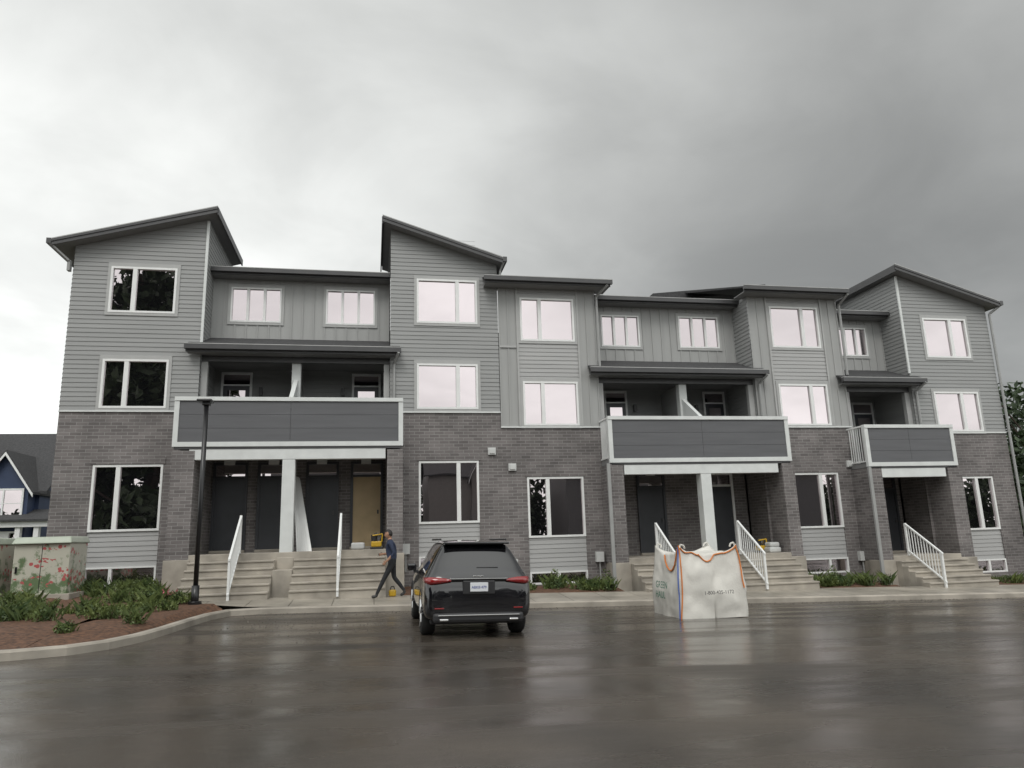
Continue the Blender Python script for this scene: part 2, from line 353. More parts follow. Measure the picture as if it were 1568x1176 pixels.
def balcony(X0,X1,z0,z1,xc,joint,sides):
    y=21.0;f=.13
    wt.box(X0,X1,y-.02,y+.14,z1-.11,z1);wt.box(X0,X1,y-.0,y+.12,z0,z0+.13)
    wt.box(X0,X0+f,y-.0,y+.12,z0+.13,z1-.11);wt.box(X1-f,X1,y-.0,y+.12,z0+.13,z1-.11)
    zz=z0+.13;hh=(z1-.11-zz)/3
    for i in range(3):
        for a,c in((X0+f,joint-.004),(joint+.004,X1-f)):
            pan.box(a,c,y+.025,y+.09,zz+i*hh+.002,zz+(i+1)*hh-.005)
    pan.box(X0+f,X1-f,y+.06,y+.11,zz,z1-.12)
    so.box(X0+.06,X1-.06,y+.13,24.2,z0-.02,z0+.14)
    wt.box(X0+.45,X1-.5,y+.03,y+.3,z0-.36,z0-.07)
    ch.box(X0+.05,X1-.05,y+.02,y+.1,z0-.07,z0-.002)
    if 'l' in sides or 'r' in sides:
        for x,k in((X0,'l'),(X1,'r')):
            if k not in sides:
                pan.box(x-.0 if k=='l' else x-.06,x+.06 if k=='l' else x,y+.14,21.97,z0+.1,z1-.05);continue
            xx=x+.05 if k=='l' else x-.05
            wf.box(xx-.025,xx+.025,y+.14,21.97,z1-.06,z1-.01);wf.box(xx-.02,xx+.02,y+.14,21.97,z0+.16,z0+.2)
            yy=y+.2
            while yy<21.95:
                wf.box(xx-.011,xx+.011,yy-.011,yy+.011,z0+.2,z1-.06);yy+=.11
balcony(-5.40,.86,2.69,4.09,-2.32,-2.3,'')
balcony(7.10,13.2,2.13,3.57,10.2,10.2,'l')
balcony(15.94,19.32,1.92,3.30,None,17.6,'l')
def column(x,z0,z1,w=.17):
    wt.box(x-w,x+w,21.03,21.37,z0,z1-.37)
    con.box(x-w-.05,x+w+.05,20.98,21.44,g(x)-.1,z0)
column(-2.31,-.36,2.69);column(10.21,-.62,2.13)
for x,zc,zt in((-2.31,4.09,5.40),(10.21,3.57,4.88)):
    wt.box(x-.13,x+.13,22.22,22.48,zc-1.2,zt)
    wt.hexa([(x-.06,21.05,zc-.3),(x+.06,21.05,zc-.3),(x+.06,22.22,zc-.3),(x-.06,22.22,zc-.3),(x-.06,21.05,zc+.02),(x+.06,21.05,zc+.02),(x+.06,22.22,zc+.78),(x-.06,22.22,zc+.78)])
    wall(lapw,22.48,24.,zc-1.3,zt,(),x-.05,'y',-1,reveal=0);wall(lapw,22.48,24.,zc-1.3,zt,(),x+.05,'y',1,reveal=0)
for x,zc,zt in((-4.93,4.09,5.56),(.40,4.09,5.56),(7.3,3.57,5.04),(12.65,3.57,5.04),(16.3,3.3,4.82),(18.7,3.3,4.82)):
    tg.box(x-.09,x+.09,22.13,22.29,zc-1.2,zt-.19)
def gporch(X0,X1,zf,zc,piers,doors,ztr,xc,xrails):
    wall(brick,X0,X1,zf-.1,zc+.2,(),23.3,reveal=0)
    con.box(piers[0][1],piers[1][0],21.0,23.35,g(X0)-.3,zf)
    for a,c in piers:
        brick.box(a,c,21.02,23.32,zf-.12,zc-.02)
        con.box(a-.04,c+.04,20.97,21.6,g(a)-.2,zf-.12)
        con.box(a+.02,c-.02,21.6,23.3,g(a)-.2,zf-.13)
    for k,(a,c,m) in enumerate(doors):
        w=.08;yf=23.22
        fr=wf if m==1 else dr
        zt=zf+.08
        fr.box(a,a+w,yf,23.298,zt,ztr);fr.box(c-w,c,yf,23.298,zt,ztr);fr.box(a+w,c-w,yf,23.298,ztr-w,ztr);fr.box(a+w,c-w,yf,23.298,zt+2.13,zt+2.2)
        con.box(a,c,yf-.06,23.297,zf,zt)
        gl.poly([(a+w,yf+.04,zt+2.2),(c-w,yf+.04,zt+2.2),(c-w,yf+.04,ztr-w),(a+w,yf+.04,ztr-w)])
        d=drw if m==2 else dr
        d.box(a+w,c-w,yf+.035,yf+.07,zt,zt+2.13)
        for i,(p,q) in enumerate(((.15,.9),(1.05,1.95))):
            for (e,f) in((a+w+.12,(a+c)/2-.05),((a+c)/2+.05,c-w-.12)):
                if m==2:d.box(e,f,yf+.022,yf+.036,zt+p,zt+q)
        ch.box(c-w-.1,c-w-.05,yf-.01,yf+.034,zt+.98,zt+1.1)
        mt.box(a+.32,a+.62,23.1,23.29,zc-.2,zc-.05)
    n=5;zb=g((X0+X1)/2)+.22;rise=(zf-zb)/(n+1)
    secs=[(piers[0][1]+.04,xc-.25),(xc+.25,piers[1][0]-.04)] if xc else [(piers[0][1]+.04,piers[1][0]-.04)]
    for a,c in secs:
        for i in range(1,n+1):
            con.box(a,c,21.0-i*.27,21.0-(i-1)*.27-.001,zb-.4,zf-i*rise)
            con.box(a,c,21.0-i*.27-.03,21.0-i*.27-.0005,zf-i*rise-.05,zf-i*rise-.001)
    if xc:con.box(xc-.249,xc+.249,20.3,20.97,zb-.4,zf-.45)
    for x in xrails:
        y1=20.98;z1=zf+.02;y0=19.55;z0=zb+.02
        for (yy,zz) in((y1,zf),(y0+.05,zb+.0)):
            rl.box(x-.03,x+.03,yy-.03,yy+.03,zz,zz+1.02)
        def seg(h,t):
            rl.hexa([(x-.028,y0,z0+h),(x+.028,y0,z0+h),(x+.028,y1,z1+h),(x-.028,y1,z1+h),(x-.028,y0,z0+h+t),(x+.028,y0,z0+h+t),(x+.028,y1,z1+h+t),(x-.028,y1,z1+h+t)])
        seg(.95,.05);seg(.12,.04)
        k=12
        for i in range(1,k):
            t=i/k;yy=y0+(y1-y0)*t;zz=z0+(z1-z0)*t
            rl.box(x-.011,x+.011,yy-.011,yy+.011,zz+.16,zz+.95)
gporch(-5.03,.5,-.22,2.6,[(-5.38,-4.80),(.41,.86)],[(-4.74,-3.74,0),(-3.45,-2.5,0),(-2.02,-1.03,0),(-.67,.33,2)],2.47,-2.31,(-3.5,-.85))
gporch(7.2,12.75,-.72,2.1,[(7.1,7.52),(12.83,13.26)],[(8.75,9.75,0),(11.3,12.25,1)],1.97,10.21,(8.42,11.1))
gporch(16.2,18.8,-.95,1.9,[(15.98,16.40),(18.9,19.42)],[(17.6,18.6,0)],1.74,None,(16.95,))
for x,y,z0,z1 in((7.02,20.98,-1.5,2.1),(15.9,20.98,-1.6,1.9)):
    pipe.box(x-.05,x+.05,y-.07,y,z0,z1)
pipe.bar((-9.22,21.6,8.7),(-8.8,21.9,8.3),.045);pipe.box(-8.83,-8.75,21.9,22.05,8.0,8.32)
pipe.bar((22.77,21.65,7.86),(22.5,21.9,7.6),.045);pipe.bar((22.5,21.9,7.6),(22.47,21.92,-1.5),.045)
pipe.bar((7.5,21.4,8.0),(7.25,21.92,7.75),.045);pipe.bar((7.25,21.92,7.75),(7.25,21.93,5.3),.045)
pipe.bar((16.3,21.4,8.0),(16.27,21.92,7.75),.045);pipe.bar((16.27,21.92,7.75),(16.27,21.93,5.2),.045)
pipe.bar((.75,21.55,5.62),(.62,21.93,5.35),.045);pipe.bar((.62,21.93,5.35),(.62,21.93,4.1),.045)
pipe.bar((13.0,21.55,5.1),(12.87,21.93,4.85),.045);pipe.bar((12.87,21.93,4.85),(12.87,21.93,3.6),.045)
pipe.bar((19.05,21.55,4.9),(18.92,21.93,4.65),.045);pipe.bar((18.92,21.93,4.65),(18.92,21.93,3.2),.045)
for x,z in((3.62,2.62),(4.25,2.12),(15.95,2.1)):
    mt.box(x-.12,x+.12,21.93,21.998,z-.11,z+.11);mt.box(x-.08,x+.08,21.90,21.93,z-.07,z+.07)
for x,z in((.98,-.2),(4.2,-.75),(6.9,-.62),(15.95,-.9)):
    mt.box(x-.12,x+.12,21.85,21.998,z-.2,z+.1);pipe.bar((x,21.92,z-.2),(x,21.92,z-.7),.025)
for b in (brick,lapw,lapl,bat,tg,wf,gl,wt,pan,ch,so,rf,dr,drw,pipe,mt,rl,core):b.build()
con.build(bevel=.012)
# ---------------------------------------------------------------- ground
gr=B('ground',M['soil'])
xs=[-400,-60,-9]+list(range(-8,27,2))+[26,60,400];xs=sorted(set(xs));ys=[-400,-30,0,10,18,22,32,80,500]
for i in range(len(xs)-1):
    for j in range(len(ys)-1):
        gr.poly([(xs[i],ys[j],g(xs[i])-.03),(xs[i+1],ys[j],g(xs[i+1])-.03),(xs[i+1],ys[j+1],g(xs[i+1])-.03),(xs[i],ys[j+1],g(xs[i])-.03)])
gr.build()
rd=B('asphalt_road',M['asphalt'])
xs=[-60,-9]+list(range(-8,27,1))+[60]
for i in range(len(xs)-1):
    rd.poly([(xs[i],-24,g(xs[i])),(xs[i+1],-24,g(xs[i+1])),(xs[i+1],18.3,g(xs[i+1])),(xs[i],18.3,g(xs[i]))])
rd.build()
cb=[(-30,11.3),(-14,11.5),(-8,11.6),(-5.9,11.7),(-5.0,11.9),(-4.4,12.25),(-4.0,12.8),(-3.75,13.6),(-3.6,14.6),(-3.5,15.8),(-3.35,17.0),(-3.1,17.8),(-2.5,18.1),(-1,18.2)]+[(x,18.2) for x in range(0,26,1)]+[(30,18.4),(40,18.4)]
kb=B('kerb',M['concrete'])
nrm=[]
for i in range(len(cb)):
    a=Vector(cb[max(0,i-1)]);c=Vector(cb[min(len(cb)-1,i+1)]);d=(c-a).normalized();nrm.append(Vector((-d.y,d.x)))
def off(i,o):
    p=Vector(cb[i])+nrm[i]*o;return (p.x,p.y)
for i in range(len(cb)-1):
    z0=g(cb[i][0]);z1=g(cb[i+1][0])
    a=off(i,0);b_=off(i+1,0);c=off(i+1,.16);d=off(i,.16);a2=off(i,.03);b2=off(i+1,.03)
    kb.poly([(*a,z0-.02),(*b_,z1-.02),(*b_,z1+.11),(*a,z0+.11)])
    kb.poly([(*a,z0+.11),(*b_,z1+.11),(*b2,z1+.14),(*a2,z0+.14)])
    kb.poly([(*a2,z0+.14),(*b2,z1+.14),(*c,z1+.14),(*d,z0+.14)])
    kb.poly([(*d,z0+.14),(*c,z1+.14),(*c,z1),(*d,z0)])
kb.build()
sw=B('sidewalk',M['concrete_wet'])
def swz(x,y):return g(x)+.136+(y-18.3)*.055
xs=[-4.9+i*.995 for i in range(31)]
for i in range(len(xs)-1):
    a=xs[i];c=xs[i+1]-.012
    def yl(x):return 18.3 if x>-2.6 else 18.3+(-2.6-x)*.5
    sw.poly([(a,yl(a),swz(a,yl(a))),(c,yl(c),swz(c,yl(c))),(c,19.05,swz(c,19.05)),(a,19.05,swz(a,19.05))] if yl(a)<19 else [(a,19.5,swz(a,19.5)),(c,19.5,swz(c,19.5)),(c,19.6,swz(c,19.6)),(a,19.6,swz(a,19.6))])
    y0=max(19.062,yl(a)) ;y1=max(19.062,yl(c))
    sw.poly([(a,y0,swz(a,y0)),(c,y1,swz(c,y1)),(c,20.0,swz(c,20.0)),(a,20.0,swz(a,20.0))])
sw.build()
def bedmesh(name,m,pts_fn,x0,x1,y0f,y1,dx=.3,n=10,amp=.05):
    b=B(name,m,smooth=True);nx=int((x1-x0)/dx)
    P=[[None]*(n+1) for _ in range(nx+1)]
    for i in range(nx+1):
        x=x0+(x1-x0)*i/nx;ya=y0f(x)
        for j in range(n+1):
            y=ya+(y1-ya)*j/n
            P[i][j]=(x,y,pts_fn(x,y)+amp*noise.noise(Vector((x*3,y*3,0))))
    for i in range(nx):
        for j in range(n):b.poly([P[i][j],P[i+1][j],P[i+1][j+1],P[i][j+1]])
    return b.build()
def kerby(x):
    pts=[(-30,11.46),(-14,11.66),(-8,11.76),(-5.9,11.86),(-5.05,12.06),(-4.5,12.38),(-4.12,12.9),(-3.9,13.65),(-3.75,14.65),(-3.65,15.85),(-3.5,17.05),(-3.25,17.9)]
    if x<=pts[0][0]:return pts[0][1]
    for a,c in zip(pts,pts[1:]):
        if a[0]<=x<=c[0]:return a[1]+(c[1]-a[1])*(x-a[0])/(c[0]-a[0])
    return 18
def bedz(x,y):
    d=min(1,max(0,(y-kerby(x))/2.));return g(x)+.10+.16*d+.12*max(0,min(1,(y-17)/5))
b=bedmesh('mulch_bed',M['mulch'],bedz,-28,-5.0,kerby,22.1,.35,26,.06)
bb=B('mulch_bed',M['mulch'],smooth=True)
xs=[-5.0,-4.8,-4.6,-4.4,-4.2,-4.0,-3.85,-3.7,-3.55,-3.4,-3.3]
for i in range(len(xs)-1):
    for j in range(10):
        def pt(x,j):
            ya=kerby(x);yb=max(ya+.02,19.75-(x+5)*1.05);y=ya+(yb-ya)*j/10;return(x,y,min(bedz(x,y),g(x)+.24)+.03*noise.noise(Vector((x*3,y*3,0))))
        bb.poly([pt(xs[i],j),pt(xs[i+1],j),pt(xs[i+1],j+1),pt(xs[i],j+1)])
bb.build()
for nm,a,c in(('b',.85,7.1),('c',13.28,15.96),('d',19.44,30)):
    bedmesh('mulch_bed',M['mulch'],lambda x,y:g(x)+.2+(y-20)*.06,a,c,lambda x:19.98,22.1,.3,8,.05)
bedmesh('mulch_bed',M['mulch'],lambda x,y:g(x)+.2+(y-20)*.06,-5.4,-4.8,lambda x:19.98,21.1,.3,5,.02)
# foliage
def leaves(b,c,r,n,s,zmin=None,flat=1.):
    for _ in range(n):
        while True:
            p=Vector((random.uniform(-1,1),random.uniform(-1,1),random.uniform(-1,1)))
            if p.length<1:break
        p=p*(p.length**-.35 if p.length>.05 else 1)
        q=Vector((c[0]+p.x*r[0],c[1]+p.y*r[1],c[2]+p.z*r[2]))
        if zmin is not None and q.z<zmin:continue
        n_=Vector((random.gauss(0,1),random.gauss(0,1),random.gauss(.5,1)*flat)).normalized();u=n_.orthogonal().normalized();w=n_.cross(u)
        t=random.uniform(0,6.28);u,w=math.cos(t)*u+math.sin(t)*w,math.cos(t)*w-math.sin(t)*u
        k=s*random.uniform(.5,1.3)
        b.poly([q-u*k,q-w*k*.5,q+u*k,q+w*k*.5])
sh=B('shrub_planting',[M['leaf'],M['flower']])
def shrub(x,y,z,r,h,n=260,s=.034):
    for k in range(4):
        a=random.uniform(0,6.28);rr=r*random.uniform(.2,.7)
        leaves(sh,(x+rr*math.cos(a),y+rr*math.sin(a),z+h*random.uniform(.2,.5)),(r*.6,r*.6,h*.5),n//4,s,z)
    for k in range(26):
        a=random.uniform(0,6.28);l=h*random.uniform(.7,1.6);d=Vector((math.cos(a)*.45,math.sin(a)*.45,1)).normalized()
        p=Vector((x+r*.6*random.uniform(-1,1),y+r*.6*random.uniform(-1,1),z));sd=Vector((-math.sin(a),math.cos(a),0))*.010
        tip=p+d*l+Vector((math.cos(a),math.sin(a),-.3))*l*.2
        sh.poly([p-sd,p+sd,p+d*l*.6+sd*.8,tip,p+d*l*.6-sd*.8])
    for k in range(5):
        a=random.uniform(0,6.28);l=h*random.uniform(.8,1.5);d=Vector((math.cos(a)*.4,math.sin(a)*.4,1)).normalized()
        p=Vector((x,y,z))
        for i in range(9):
            q=p+d*l*(i+2)/10;u=Vector((random.gauss(0,1),random.gauss(0,1),.3)).normalized();w=u.cross(Vector((0,0,1)))
            sh.poly([q,q+u*s*.9+w*s*.4,q+u*s*1.8,q+u*s*.9-w*s*.4])
for i in range(120):
    x=random.uniform(-12,-3.9);y0=kerby(x)
    y=random.uniform(y0+1.2,20.5)
    if x>-5 and y>18.6:continue
    if y<y0+2.4 and random.random()<.5:continue
    if x<-6.8 and y>19:continue
    shrub(x,y,bedz(x,y)-.02,random.uniform(.15,.4),random.uniform(.14,.34))
for i in range(16):
    x=random.uniform(-7.9,-5.5);shrub(x,random.uniform(20.4,21.7),bedz(x,21)-.02,.28,.3)
for a,c,n in((1.,4.0,10),(4.0,7.0,18),(13.4,15.8,16),(19.6,24,18)):
    for i in range(n):
        x=random.uniform(a,c);shrub(x,random.uniform(20.3,21.5),g(x)+.24,random.uniform(.18,.32),random.uniform(.18,.36),180)
for x in(6.75,14.1,5.2):
    leaves(sh,(x,20.9,g(x)+.5),(.16,.16,.38),160,.04)
sh.cur=1
for x,y in((-10.4,18.8),(-4.3,17.4)):leaves(sh,(x,y,bedz(x,y)+.35),(.15,.15,.12),25,.03)
sh.build()
# trees
def tree(name,x,y,z,h,r,n=2600,s=.35,m='leafd',lo=.3):
    e=empty(name,(0,0,0))
    t=B('trunk',M['bark'],e)
    prev=Vector((x,y,z));rad=h*.022
    top=Vector((x+random.uniform(-.5,.5),y,z+h*.8));K=6
    for i in range(K):
        nx=Vector((x,y,z)).lerp(top,(i+1)/K)+Vector((random.uniform(-.2,.2),random.uniform(-.2,.2),0));t.bar(prev,nx,rad*(1-i/K*.8));prev=nx
    b=B('crown',M[m],e)
    for k in range(18):
        a=random.uniform(0,6.28);hh=random.uniform(lo,.95);rr=r*random.uniform(.2,.8)*(1.15-abs(hh-.5))
        c=Vector((x+rr*math.cos(a),y+rr*math.sin(a),z+h*hh))
        t.bar((x,y,z+h*hh*.7),c,rad*.25,5)
        leaves(b,c,(r*.42,r*.42,h*.13),n//18,s)
    t.build();b.build()
for x,y,h,r in((45,42,11.5,4.2),(50,45,12,4.5),(60,48,13,5),(43,50,11,4),(50,52,12,4)):tree('deciduous_tree',x,y,g(40),h,r,3000,.28,'leafd',.12)
for x,y,h,r in((-24,-20,25,6),(-18.5,-21,27,5),(-31,-21,27,7),(-15.6,-23,20,3.2),(-38,-20,26,7),(-20,-16,17,5)):tree('deciduous_tree',x,y,-1.4,h,r,6500,.55,'leafd',.12)
tl_=B('unseen_tree_line',M['leafd'])  # unseen tree line behind the camera, added to darken the low window reflections
for i in range(110):
    x=-70+i*1.4+random.uniform(-.6,.6);h=random.uniform(6,9.5);leaves(tl_,(x,-40+random.uniform(-2,2),-1.5+h*.5),(2.2,1.5,h*.5),230,.6)
tl_.build()
# ---------------------------------------------------------------- neighbouring houses
def house(name,x0,x1,y0,y1,z0,ze,zr,wc,face,gables):
    e=empty(name)
    wallm=mat(name+'_siding',wc,.6,.06)
    w=B('walls',wallm,e);w.box(x0,x1,y0,y1,z0,ze)
    r=B('roof',M['shingle'],e);ym=(y0+y1)/2;ox=.5
    w.poly([(x0,y0,ze),(x0,ym,zr),(x0,y1,ze)]);w.poly([(x1,y0,ze),(x1,ym,zr),(x1,y1,ze)])
    for ya in(y0-.4,y1+.4):
        zz=ze-.4*(zr-ze)/(ym-y0)
        r.slab([(x0-ox,ya,zz),(x1+ox,ya,zz),(x1+ox,ym,zr),(x0-ox,ym,zr)],.15)
    t=B('trim',M['white'],e);gs=B('glass',M['glass'],e)
    yf=y0 if face<0 else y1;s=face
    for (ga,gb,gz) in gables:
        gm=(ga+gb)/2;d=.9*s;yy=yf+d
        w.box(ga,gb,min(yf,yy),max(yf,yy),z0,ze+.02)
        w.poly([(ga,yy,ze+.02),(gb,yy,ze+.02),(gm,yy,gz)])
        for xa in(ga-.35,gb+.35):
            za=ze+.02-.35*(gz-ze)/(gm-ga);y2=yf-s*4
            r.slab([(xa,yy+s*.3,za+.1),(gm,yy+s*.3,gz+.1),(gm,y2,gz+.1),(xa,y2,za+.1)],.14)
            t.hexa([(xa,yy+s*.31,za-.2),(gm,yy+s*.31,gz-.2),(gm,yy+s*.35,gz-.2),(xa,yy+s*.35,za-.2),(xa,yy+s*.31,za-.02),(gm,yy+s*.31,gz-.02),(gm,yy+s*.35,gz-.02),(xa,yy+s*.35,za-.02)])
        for zz in(z0+1.,ze-1.7):
            a=gm-.9;c=gm+.9;ya,yb=sorted((yy+s*.02,yy+s*.08))
            t.box(a-.1,c+.1,ya,yb,zz-.1,zz);t.box(a-.1,c+.1,ya,yb,zz+1.4,zz+1.5);t.box(a-.1,a,ya,yb,zz,zz+1.4);t.box(c,c+.1,ya,yb,zz,zz+1.4);t.box(gm-.04,gm+.04,ya,yb,zz,zz+1.4)
            t.box(a,gm-.04,ya,yb,zz+.68,zz+.72);t.box(gm+.04,c,ya,yb,zz+.68,zz+.72)
            gs.poly([(a,yy+s*.03,zz),(c,yy+s*.03,zz),(c,yy+s*.03,zz+1.4),(a,yy+s*.03,zz+1.4)])
    for bb_ in(w,r,t,gs):bb_.build()
    return e,t
e,t=house('navy_house',-29,-18.3,45,54,-1.4,3.6,7.2,(.028,.045,.095),-1,[(-20.9,-18.5,5.4),(-26,-22,7.4)])
p=B('porch_posts',M['white'],e)
for x in(-18.6,-17.7,-16.9):p.box(x-.12,x+.12,43.5,43.8,-1.4,1.3)
p.box(-21.2,-16.7,43.4,43.9,1.3,1.6);p.build()
p=B('porch_roof',M['shingle'],e);p.slab([(-21.4,43.2,1.7),(-16.5,43.2,1.7),(-16.5,45,2.3),(-21.4,45,2.3)],.1);p.build()
p=B('garage_door',M['white'],e);p.box(-21,-19.2,43.98,44.06,-1.4,1.0);p.build()
house('grey_house',-9,2,-34,-25,-1.6,6.2,9.5,(.12,.12,.12),1,[(-7,-3,12.0),(-3,1,9.6)])
house('grey_house',5,15,-34,-25,-1.8,6.2,9.5,(.2,.19,.18),1,[(9,13,12.0)])
house('grey_house',19,30,-34,-25,-2.,6.2,9.5,(.12,.12,.12),1,[(21,25,12)])
house('grey_house',34,46,-34,-25,-2.,6.2,9.5,(.12,.12,.12),1,[(36,40,12)])
# ---------------------------------------------------------------- lamp post
e=empty('street_lamp')
b=B('pole',M['black'],e,True);x,y=-3.98,18.3;zb=g(x)+.2
b.bar((x,y,zb-.1),(x,y,3.42),.055,16);b.bar((x,y,zb-.1),(x,y,zb+.45),.085,16);b.build()
b=B('base_collar',M['black'],e);b.bar((x,y,zb-.1),(x,y,zb+.1),.15,16);b.build(.01)
b=B('lamp_head',M['black'],e);b.box(x-.2,x+.14,y-.16,y+.16,3.42,3.49);b.box(x-.09,x+.09,y-.09,y+.09,3.34,3.42);b.build(.02)
# ---------------------------------------------------------------- utility cabinets
def wrapmat():
    m,nt,N,L,P=newmat('floral_wrap')
    tc=N.new('ShaderNodeTexCoord')
    nz=N.new('ShaderNodeTexNoise');nz.inputs['Scale'].default_value=3.5;nz.inputs['Detail'].default_value=8;nz.inputs['Roughness'].default_value=.72
    L.new(tc.outputs['Object'],nz.inputs['Vector'])
    sp=N.new('ShaderNodeSeparateXYZ');L.new(tc.outputs['Object'],sp.inputs[0])
    lo=N.new('ShaderNodeMapRange');lo.inputs[1].default_value=.3;lo.inputs[2].default_value=1.6;lo.inputs[3].default_value=.16;lo.inputs[4].default_value=-.06;L.new(sp.outputs[2],lo.inputs[0])
    ad=N.new('ShaderNodeMath');L.new(nz.outputs[0],ad.inputs[0]);L.new(lo.outputs[0],ad.inputs[1])
    cr=N.new('ShaderNodeValToRGB');E=cr.color_ramp.elements;E[0].position=.50;E[0].color=(.46,.45,.38,1);E[1].position=.60;E[1].color=(.12,.17,.09,1)
    L.new(ad.outputs[0],cr.inputs[0])
    mp=N.new('ShaderNodeMapping');mp.inputs['Rotation'].default_value=(0,.6,0);mp.inputs['Scale'].default_value=(1,1,3);L.new(tc.outputs['Object'],mp.inputs[0])
    wv=N.new('ShaderNodeTexNoise');wv.inputs['Scale'].default_value=1.3;wv.inputs['Detail'].default_value=2;L.new(mp.outputs[0],wv.inputs['Vector'])
    vo=N.new('ShaderNodeTexVoronoi');vo.inputs['Scale'].default_value=9;L.new(tc.outputs['Object'],vo.inputs['Vector'])
    lt=N.new('ShaderNodeMath');lt.operation='LESS_THAN';lt.inputs[1].default_value=.42;L.new(vo.outputs['Distance'],lt.inputs[0])
    gt=N.new('ShaderNodeMath');gt.operation='GREATER_THAN';gt.inputs[1].default_value=.54;L.new(wv.outputs[0],gt.inputs[0])
    mu=N.new('ShaderNodeMath');mu.operation='MULTIPLY';L.new(lt.outputs[0],mu.inputs[0]);L.new(gt.outputs[0],mu.inputs[1])
    mx=N.new('ShaderNodeMix');mx.data_type='RGBA';L.new(mu.outputs[0],mx.inputs[0]);L.new(cr.outputs[0],mx.inputs[6]);mx.inputs[7].default_value=(.40,.10,.10,1)
    L.new(mx.outputs[2],P.inputs['Base Color']);P.inputs['Roughness'].default_value=.3
    return m
M['wrap']=wrapmat()
M['boxgreen']=mat('cabinet_green',(.34,.38,.31),.4,.1)
for x0,x1 in((-8.45,-7.12),(-10.1,-8.7)):
    e=empty('utility_cabinet')
    b=B('body',M['wrap'],e);z=bedz(x0,19.8);b.box(x0+.05,x1-.05,19.6,20.7,z,.18);b.build(.02)
    b=B('lid',M['boxgreen'],e);b.hexa([(x0,19.5,.18),(x1,19.5,.18),(x1,20.75,.18),(x0,20.75,.18),(x0+.06,19.6,.34),(x1-.06,19.6,.34),(x1-.06,20.7,.34),(x0+.06,20.7,.34)]);b.build(.03)
    b=B('plinth',M['concrete'],e);b.box(x0-.05,x1+.05,19.5,20.8,z-.3,z+.08);b.build(.01)
    b=B('door_seam',M['black'],e);b.box((x0+x1)/2-.006,(x0+x1)/2+.006,19.594,19.6,z+.12,.14);b.box(x0+.12,x0+.16,19.58,19.6,-.5,-.35);b.build()
# ---------------------------------------------------------------- car
M['carpaint']=mat('car_paint_black',(.006,.006,.008),.12,.05,coat=1.)
M['carglass']=mat('car_glass',(.006,.006,.007),.03,.0,coat=1.)
M['rubber']=mat('rubber',(.02,.02,.02),.75,.2)
M['plastic']=mat('dark_plastic',(.022,.022,.024),.5,.1)
M['chrome']=mat('chrome',(.6,.6,.6),.18,.02,metal=1.)
M['red']=mat('tail_light_red',(.24,.008,.01),.1,.05,coat=1.)
M['plate']=mat('plate_white',(.65,.67,.7),.4,.03)
M['bluetxt']=mat('plate_ink',(.05,.08,.3),.5,.03)
CX,CY=1.80,12.75;car=empty('parked_car')
zc0=g(CX)
st=[(0.00,.46,.74,.66,.74,.66),(0.03,.36,.86,.80,.90,.76),(0.10,.30,.925,.93,1.06,.80),(0.20,.27,.94,1.0,1.17,.76),(0.36,.25,.945,1.03,1.40,.68),(0.50,.25,.945,1.04,1.575,.61),(0.62,.25,.945,1.04,1.62,.60),(1.1,.25,.945,1.03,1.645,.61),(1.8,.25,.945,1.02,1.66,.62),(2.4,.25,.945,1.01,1.64,.61),(2.85,.25,.945,1.0,1.53,.61),(3.2,.25,.945,.99,1.30,.67),(3.42,.25,.94,.98,1.10,.74),(3.8,.25,.935,.95,1.03,.74),(4.3,.27,.90,.88,.95,.70),(4.55,.30,.82,.78,.84,.62),(4.65,.38,.70,.62,.68,.5)]
cbm=B('body',[M['carpaint'],M['carglass']],car,True)
rings=[]
for (y,zb,w,zbelt,zt,wt_) in st:
    h=[(0,zb),(w*.86,zb),(w*.985,zb+.10),(w,zb+(zbelt-zb)*.55),(w*.985,zbelt-.05),(w*.955,zbelt),(wt_+.035,zt-.09),(wt_-.06,zt-.015),(wt_*.5,zt),(0,zt+.004)]
    ring=[(CX+px,CY+y,pz+zc0) for px,pz in h]+[(CX-px,CY+y,pz+zc0) for px,pz in h[-2:0:-1]]
    rings.append(ring)
n=len(rings[0])
for r in rings:cbm.v+=r
for i in range(len(rings)-1):
    for k in range(n):
        k2=(k+1)%n
        kk=k if k<9 else n-1-k
        gm=0
        if kk==5 and 5<=i<=11:gm=1
        if kk in(7,8) and i in(3,4):gm=1
        if kk in(7,8) and 10<=i<=11:gm=1
        cbm.f.append([i*n+k,i*n+k2,(i+1)*n+k2,(i+1)*n+k]);cbm.mi.append(gm)
cbm.f.append(list(range(n)));cbm.mi.append(0);cbm.f.append([(len(rings)-1)*n+k for k in range(n)][::-1]);cbm.mi.append(0)
o=cbm.build();ss=o.modifiers.new('s','SUBSURF');ss.levels=2;ss.render_levels=2
bm=bmesh.new();bm.from_mesh(o.data);bmesh.ops.recalc_face_normals(bm,faces=bm.faces);bm.to_mesh(o.data);bm.free()
def cbox(name,m,lst,bev=.01):
    b=B(name,m,car)
    for (x0,x1,y0,y1,z0,z1) in lst:
        b.box(CX+x0,CX+x1,CY+y0,CY+y1,zc0+z0,zc0+z1)
    return b.build(bev)
